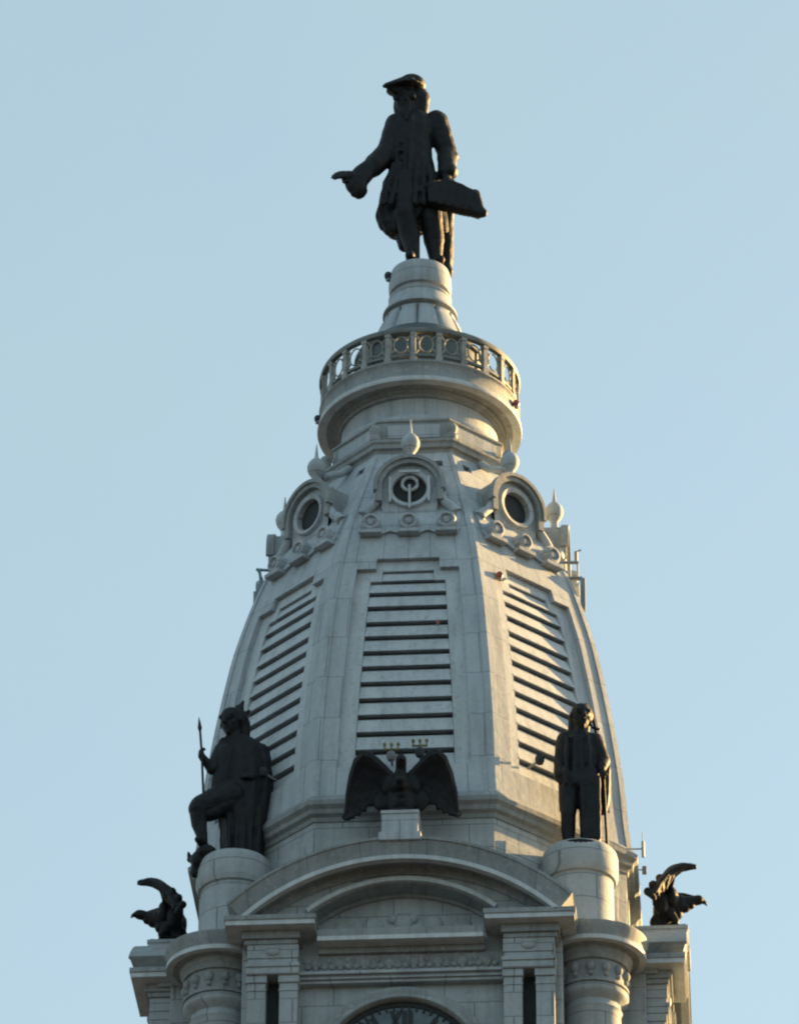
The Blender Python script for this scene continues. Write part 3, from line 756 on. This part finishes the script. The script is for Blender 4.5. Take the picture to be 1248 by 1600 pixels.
c.loft([(.3, .1, -.02, .98, .7), (.32, .1, .6, .96, .7), (.34, .08, 1.6, 1.0, .76), (.3, .05, 2.6, 1.14, .84), (.3, .05, 3.6, 1.18, .84), (.32, .05, 4.6, 1.18, .82), (.3, .05, 5.3, 1.14, .76), (.22, .05, 5.9, 1.06, .64), (.1, .05, 6.25, .8, .52), (-.06, .02, 6.5, .5, .42)], 60, 10, .045)
c.cap((-.25, -.35, 3.2), .75, (-1.5, -.8, 2.5), .52).cap((-.3, -.4, 2.9), .6, (-1.2, -.75, 2.1), .36).cap((-.42, -.3, 5.5), .48, (-.72, -.45, 3.6), .44).cap((1.05, .1, 5.7), .44, (1.28, .1, 4.1), .38).cap((1.28, .1, 4.1), .38, (1.12, .15, 1.8), .3)
c.cap((-.6, -.2, 6.0), .3, (-.8, -.4, 4.9), .24)
for i in range(5): c.cap((-.3 + .35 * i, -.62 + .05 * abs(i - 2), 2.5), .12, (-.25 + .32 * i, -.55, .1), .13)
fuse(c, 'cloak', M['bronze'], st, .05, 2, .035)
h = MB(); h.ell((-.1, .05, 7.3), .62, .56, .62).cap((.22, .08, 7.2), .34, (.3, .12, 6.3), .28).cap((.02, .1, 7.75), .24, (.2, .16, 8.42), .08).cap((-.1, .08, 7.75), .2, (-.04, .12, 8.15), .08).cap((-.5, .0, 7.6), .2, (-.66, -.1, 7.0), .16).cap((.25, .1, 7.6), .16, (.5, .15, 7.95), .06)
fuse(h, 'hair', M['bronze'], st, .05, 1, .03)
MB().tube([(-1.3, -.95, .8), (-1.56, -.95, 5.2), (-1.66, -.95, 6.3)], .055, 8).tube([(-1.66, -.95, 6.25), (-1.67, -.95, 6.4), (-1.72, -.95, 6.95)], [.06, .1, .015], 8).build('spear', M['bronze'], st)
r_ = MB().ell((-1.25, -.65, .1), .5, .6, .42).ell((-1.5, -.5, -.1), .45, .5, .5).cap((-1.6, -.4, .05), .24, (-1.95, -.3, .02), .16).cap((-1.95, -.3, .0), .14, (-2.05, -.3, .38), .07)
r_.cap((-.9, -.5, -.05), .22, (-1.6, -.5, -.25), .25).cap((-1.6, -.45, -.2), .25, (-1.75, -.45, -.75), .2)
r_.lathe([(.02, -.06), (1.3, -.06), (1.3, .06), (1.2, .1), (.02, .1)], 32)
fuse(r_, 'rocky_base', M['bronze'], st, .06, 2, .04)

# ---- figure on the right pedestal
st = thing('statue', 'dark bronze standing figure with separate legs and a cape and staff at its side', 'statue', at_ped(45))
b = MB()
head(b, (.12, -.2, 7.15), (.25, -.9, -.2), .92)
b.cap((.06, -.05, 6.1), .35, (.1, -.12, 6.75), .3)
b.loft([(.02, 0, 3.4, .72, .5), (.0, 0, 4.4, .66, .48), (.02, -.05, 5.3, .76, .52), (.04, -.02, 6.0, .8, .48), (.05, 0, 6.35, .45, .36)])
b.cap((-.38, -.05, 3.6), .48, (-.5, -.2, 2.1), .35).cap((-.5, -.2, 2.1), .34, (-.5, -.05, 1.4), .33).cap((-.5, -.05, 1.4), .33, (-.48, 0, .6), .24).cap((-.48, .0, .48), .22, (-.58, -.6, .42), .18)
b.cap((.4, -.02, 3.6), .5, (.46, -.15, 2.1), .4).cap((.46, -.15, 2.1), .38, (.5, -.0, 1.4), .37).cap((.5, -.0, 1.4), .36, (.5, .05, .6), .25).cap((.5, .05, .48), .23, (.68, -.55, .42), .18)
b.cap((-.6, 0, 5.95), .34, (-.8, .05, 4.85), .27).cap((-.8, .05, 4.85), .25, (-.76, -.35, 4.1), .19)
hand(b, (-.76, -.38, 4.05), (.05, -.2, -1), (0, -1, .2), .62, .5, 1)
b.cap((.75, 0, 5.95), .34, (1.12, .05, 4.95), .28).cap((1.12, .05, 4.95), .26, (1.0, -.4, 4.3), .19)
hand(b, (1.0, -.42, 4.28), (.1, -.3, -1), (0, -1, .2), .6, 1.0, -1)
fuse(b, 'body', M['bronze'], st, .045, 2)
c = MB()
c.loft([(.1, .05, 3.35, .72, .62), (.06, .03, 3.7, .84, .68), (.02, .02, 4.4, .72, .58), (.02, 0, 5.2, .82, .62), (.04, 0, 5.9, .88, .56), (.06, .02, 6.25, .6, .42), (.08, .02, 6.45, .38, .34)], 60, 10, .05)
c.cap((-.58, 0, 6.0), .42, (-.78, .05, 4.85), .36).cap((-.78, .05, 4.85), .35, (-.78, -.25, 4.05), .34).cap((.72, 0, 5.95), .42, (1.08, .05, 5.0), .34).cap((1.08, .05, 5.0), .32, (1.02, -.25, 4.5), .26)
c.cap((.42, -.2, 4.0), .52, (.5, -.05, .75), .47).cap((-.45, -.15, 3.9), .48, (-.52, -.1, 2.5), .4)
for i in range(4): c.cap((.1 + .25 * i, -.62, 3.8), .1, (.18 + .22 * i, -.5, .8), .1)
for i in range(4): c.cap((-.5 + .3 * i, -.56, 5.9), .09, (-.6 + .38 * i, -.6, 3.5), .12)
fuse(c, 'coat', M['bronze'], st, .05, 2, .03)
c = MB()
c.loft([(1.02, .4, 2.5, .18, .2), (1.02, .4, 3.0, .34, .3), (1.0, .38, 3.8, .42, .34), (1.0, .35, 4.7, .45, .36), (.9, .3, 5.4, .42, .36), (.7, .25, 5.95, .34, .3), (.3, .3, 6.2, .25, .25)], 40, 7, .07)
fuse(c, 'cape', M['bronze'], st, .05, 2, .03)
h = MB(); h.ell((.16, .06, 7.3), .54, .54, .6).cap((.3, .1, 7.6), .3, (.36, .1, 7.85), .14).cap((-.18, .1, 7.2), .26, (-.26, .1, 6.4), .2).cap((.3, .25, 7.0), .26, (.3, .25, 6.4), .2)
fuse(h, 'hood', M['bronze'], st, .05, 2, .02)
MB().tube([(1.22, .15, .35), (1.1, .0, 4.0), (.82, .1, 6.4), (.66, .1, 7.5)], .07, 8).tube([(.98, .02, 6.6), (.62, .1, 6.75), (.55, .1, 6.9)], .06, 6).build('staff', M['bronze'], st)
MB().lathe([(.02, -.2), (1.3, -.2), (1.3, .3), (1.2, .36), (.02, .36)], 32).build('statue_base', M['bronze'], st, smooth=30)
st.location.z -= .46; st.location.y -= .38

# ---- eagles: one builder, three perches
def eagle_mesh(up):
    H = lambda y, z: (y + .35 * up, z + .5 * up)
    e = MB()
    e.cap((0, 1.02, -.3), .17, (0, .74, .5), .36).cap((0, .74, .5), .42, (0, .3, 1.1), .52).ell((.36, .66, .9), .26, .3, .45).ell((-.36, .66, .9), .26, .3, .45).cap((0, .3, 1.1), .5, (0, -.15, 1.36), .46).cap((0, -.15, 1.36), .42, (.02, *H(-.75, 1.55)), .24)
    e.cap((.02, *H(-.75, 1.55)), .24, (.06, *H(-1.08, 1.62 + .25 * up)), .24).cap((.08, *H(-1.15, 1.64 + .25 * up)), .2, (.16, *H(-1.36, 1.54 + .25 * up)), .1).cap((.16, *H(-1.36, 1.54 + .25 * up)), .09, (.18, *H(-1.46, 1.38 + .25 * up)), .035)
    e.ell((0, -.45, 1.22), .28, .24, .24).ell((.0, -.75, 1.34), .2, .16, .18).ell((.05, -.1, .95), .34, .26, .3)
    if up: e.ell((0, .2, .8), .66, .45, .75)
    for s in (-1, 1):
        e.cap((s * .3, .3, .85), .3, (s * .34, -.02, .4), .17).cap((s * .34, -.02, .4), .13, (s * .34, -.05, .08), .11)
        for a in (-.5, 0, .5): e.cap((s * .34, -.05, .08), .09, (s * .34 + sin(a) * .42, -.05 - cos(a) * .45, .05), .06)
        e.cap((s * .34, 0, .08), .08, (s * .34, .3, .04), .05)
        for i in range(3): e.cap((s * .12 * i, .8, .3), .15, (s * .22 * i, 1.12 - .03 * i, -.3), .1)
        lead = [(.28, .05, 1.75), (.6, .15, 2.1), (.95, .06, 2.4), (1.28, -.32, 2.56), (1.55, -.95, 2.5), (1.86, -.5, 2.42), (2.12, .1, 2.0), (2.32, .55, 1.4), (2.42, .85, .8)]
        trail = [(.28, .78, .75), (.55, .88, .85), (.85, .9, 1.0), (1.12, .78, 1.2), (1.35, .55, 1.4), (1.62, .4, 1.42), (1.88, .55, 1.15), (2.14, .75, .8), (2.34, .9, .5)]
        if up:
            trail = [(.28, .6, .45), (.55, .6, .5), (.85, .55, .6), (1.12, .5, .78), (1.35, .5, .84), (1.62, .5, .55), (1.88, .55, .38), (2.14, .6, .3), (2.34, .65, .26)]
            lead = [(.28, .05, 1.9), (.6, .1, 2.3), (.95, -.05, 2.65), (1.3, -.35, 2.84), (1.62, -.55, 2.84), (1.95, -.35, 2.6), (2.2, .0, 2.05), (2.38, .4, 1.3), (2.46, .68, .45)]
        e.ell((s * .5, .12, 1.5), .4, .3, .5).ell((s * .62, .6, 1.15), .42, .34, .6)
        if up: e.ell((s * .8, .38, .95), .45, .24, .6)
        m_ = 9; vs = []; fs = []; K = 8
        for sd2 in (0, 1):
            for i, (a, q) in enumerate(zip(lead, trail)):
                for k in range(K + 1):
                    t = k / K; p_ = Vector(a).lerp(Vector(q), t)
                    p_ += Vector((.1, .62, .32)) * (t * (1 - t)) * 4 * .55 * (1 if i < 6 else .4) * (.45 if up else 1)
                    th = (.19 * (1 - t) + .1) * (1 if i < 7 else .7) + .02 * (k % 2)
                    p_ += Vector((0, .5, .5)) * (th if sd2 else -th)
                    vs.append((s * p_.x, p_.y, p_.z))
        n1 = m_ * (K + 1)
        for i in range(m_ - 1):
            for k in range(K):
                a0 = i * (K + 1) + k
                fs += [(a0, a0 + 1, a0 + K + 2, a0 + K + 1), (n1 + a0, n1 + a0 + K + 1, n1 + a0 + K + 2, n1 + a0 + 1)]
        for i in range(m_ - 1):
            for k in (0, K):
                a0 = i * (K + 1) + k; fs.append((a0, a0 + K + 1, n1 + a0 + K + 1, n1 + a0))
        for i in (0, m_ - 1):
            for k in range(K):
                a0 = i * (K + 1) + k; fs.append((a0, a0 + 1, n1 + a0 + 1, n1 + a0))
        e.add(vs, fs)
        for i, (a, q) in enumerate(zip(lead, trail)):       # long feathers along the trailing edge
            if i >= 2:
                p0 = Vector(a).lerp(Vector(q), .55) + Vector((.06, .28, .16)); p1 = Vector(q) 
                e.cap((s * p0.x, p0.y, p0.z), .2, (s * p1.x, p1.y, p1.z), .11)
        for i in range(8):
            e.cap((s * lead[i][0], lead[i][1], lead[i][2]), .14 - .005 * i, (s * lead[i + 1][0], lead[i + 1][1], lead[i + 1][2]), .13 - .005 * i)
    return e
e0 = None
for phi, lab in ((0, 'black bronze eagle with half-spread wings seen head-on above the front pediment'),
                 (-90, 'black bronze eagle in profile facing out over the left edge of the tower'),
                 (90, 'black bronze eagle in profile facing out over the right edge of the tower')):
    root = thing('eagle', lab, 'eagle statue', on_tower(phi, 11.72, 117.80), R_(phi) + TURN, 'bronze eagles above the pediments')
    if phi == 0:
        fuse(eagle_mesh(1), 'bird', M['bronze'], root, .04, 2, .02).location.z = .08
        MB().lathe([(.02, .0), (.62, .0), (.62, .1), (.5, .16), (.02, .16)], 20).build('perch', M['bronze'], root, smooth=30)
    elif e0 is None:
        e0 = fuse(eagle_mesh(0), 'bird', M['bronze'], root, .04, 2, .02)
        bs = MB().lathe([(.02, .0), (.62, .0), (.62, .1), (.5, .16), (.02, .16)], 20).build('perch', M['bronze'], root, smooth=30)
        e0.location.z = .08
    else:
        for q in (e0, bs):
            c = q.copy(); C.objects.link(c); c.parent = root

# ------------------------------------------------------------------ lamps and antennas fixed to the tower
def flood(label, loc, phi, mat, prongs):
    r = thing('floodlight', label, 'floodlight', loc, R_(phi) + TURN, 'floodlights at the foot of the dome')
    MB().lathe([(.02, -.2), (.16, -.18), (.21, -.05), (.22, .1), (.18, .2), (.02, .23)], 16).build('lamp_head', mat, r, smooth=50)
    MB().tube([(0, .1, 0), (0, .4, -.05), (0, .8, -.1)], .06, 6).build('bracket', M['iron'], r)
    if prongs:
        q = MB().tube([(-.32, .05, .4), (.32, .05, .4)], .05, 6).tube([(0, .05, .2), (0, .05, .45)], .05, 6)
        for x in (-.3, 0, .3): q.tube([(x, .05, .36), (x, .05, .75)], .045, 6).ell((x, .05, .66), .08, .08, .1)
        q.build('spike_rail', M['brass'], r, smooth=50)
flood('pale lilac floodlight with three short spikes above the front eagle\'s left wing', on_tower(0, 10.05, 121.75, -.55), 0, M['lampgrey'], True)
flood('dark floodlight with three short spikes above the front eagle\'s right wing', on_tower(0, 10.05, 121.9, .72), 0, M['dark'], True)
flood('small dark floodlight on the dome foot right of the spear-bearing statue', on_tower(-45, 10.3, 122.2, 1.2), -45, M['dark'], False)
flood('small dark floodlight on the sunlit dome foot left of the caped statue', on_tower(45, 10.15, 122.3, -1.7), 45, M['dark'], False)
def lamp(label, cat, loc, mat, r=.2):
    o = thing('warning_lamp', label, cat, loc)
    MB().lathe([(.02, -r), (r * .8, -r * .9), (r, -.3 * r), (r, .3 * r), (r * .7, .85 * r), (.02, r)], 14).build('lamp_globe', mat, o, smooth=60)
    MB().lathe([(.02, -r * 1.6), (r * .6, -r * 1.6), (r * .6, -r * .85), (.02, -r * .85)], 10).build('lamp_socket', M['iron'], o, smooth=30)
lamp('small dark ball lamp on the side of the pedestal under the topmost statue', 'lamp', (-1.56, -.4, 154.3), M['dark'], .19)
lamp('small dark ball lamp at the left rim of the round balcony', 'lamp', on_tower(-76, 4.98, 145.6), M['dark'], .17)
lamp('small red-brown lamp at the right rim of the round balcony', 'lamp', on_tower(74, 4.93, 146.0), M['red'], .17)
lamp('small red lamp on the sunlit rib above the right-hand louvres', 'lamp', on_tower(45, 7.95, 132.85, -2.05), M['red'], .17)
lamp('tiny red-brown lamp on the front louvres near their right edge', 'lamp', on_tower(0, 8.55, 129.55, 1.42), M['red'], .1)
a = thing('antenna', 'bluish bracketed antenna frame sticking out from the left side of the dome', 'antenna', (-6.9, -2.3, 134.9), 0, 'antennas on the dome')
MB().tube([(.45, 0, 1.2), (-.76, 0, 1.3)], .07, 6).tube([(.45, 0, .35), (-.55, 0, .38)], .08, 6).build('arm', M['blue'], a)
MB().tube([(-.6, 0, 1.3), (-.5, 0, .4), (-.62, 0, -.2)], .07, 6).tube([(-.7, 0, 1.3), (-.45, 0, .75)], .05, 6).build('mast', M['blue'], a)
MB().box(-.86, -.7, -.12, .12, -1.5, .05).box(-.72, -.4, -.06, .06, -.2, -.08).build('antenna_panel', M['antenna'], a, bevel=.03)
a = thing('antenna', 'grey antenna frame with hanging panel sticking out from the right side of the dome', 'antenna', (6.9, -3.3, 135.0), 0, 'antennas on the dome')
MB().tube([(-.4, 0, 1.02), (.55, 0, 1.02)], .08, 6).tube([(-.5, 0, .12), (.72, 0, .15)], .1, 6).build('arm', M['antenna'], a)
MB().tube([(.45, 0, 1.0), (.45, 0, 1.62)], .09, 6).tube([(.45, 0, 1.6), (.68, 0, 1.72)], .04, 6).tube([(.14, 0, .1), (.14, 0, 1.02)], .06, 6).tube([(.52, 0, .1), (.52, 0, .95)], .045, 6).build('mast', M['antenna'], a)
MB().box(.62, .86, -.13, .13, -1.6, .12).build('antenna_panel', M['antenna'], a, bevel=.03)
MB().box(.08, .24, -.1, .1, -1.1, -.3).tube([(-.1, 0, -.6), (.12, 0, -.6)], .04, 6).build('antenna_panel', M['antenna'], a, bevel=.03)
a = thing('antenna', 'thin whip antenna on the ledge at the lower right corner of the dome', 'antenna', (9.6, -4.7, 119.9), 0, 'antennas on the dome')
MB().tube([(-.2, 0, .1), (.52, 0, .12)], .035, 6).build('arm', M['antenna'], a)
MB().tube([(.52, 0, -.3), (.52, 0, .5)], .075, 6).tube([(.52, 0, .4), (.5, 0, .95)], .02, 6).build('mast', M['antenna'], a)
MB().box(.46, .66, -.1, .1, -1.15, -.8).tube([(.2, 0, -.95), (.5, 0, -.95)], .03, 6).build('junction_box', M['lampgrey'], a, bevel=.03)
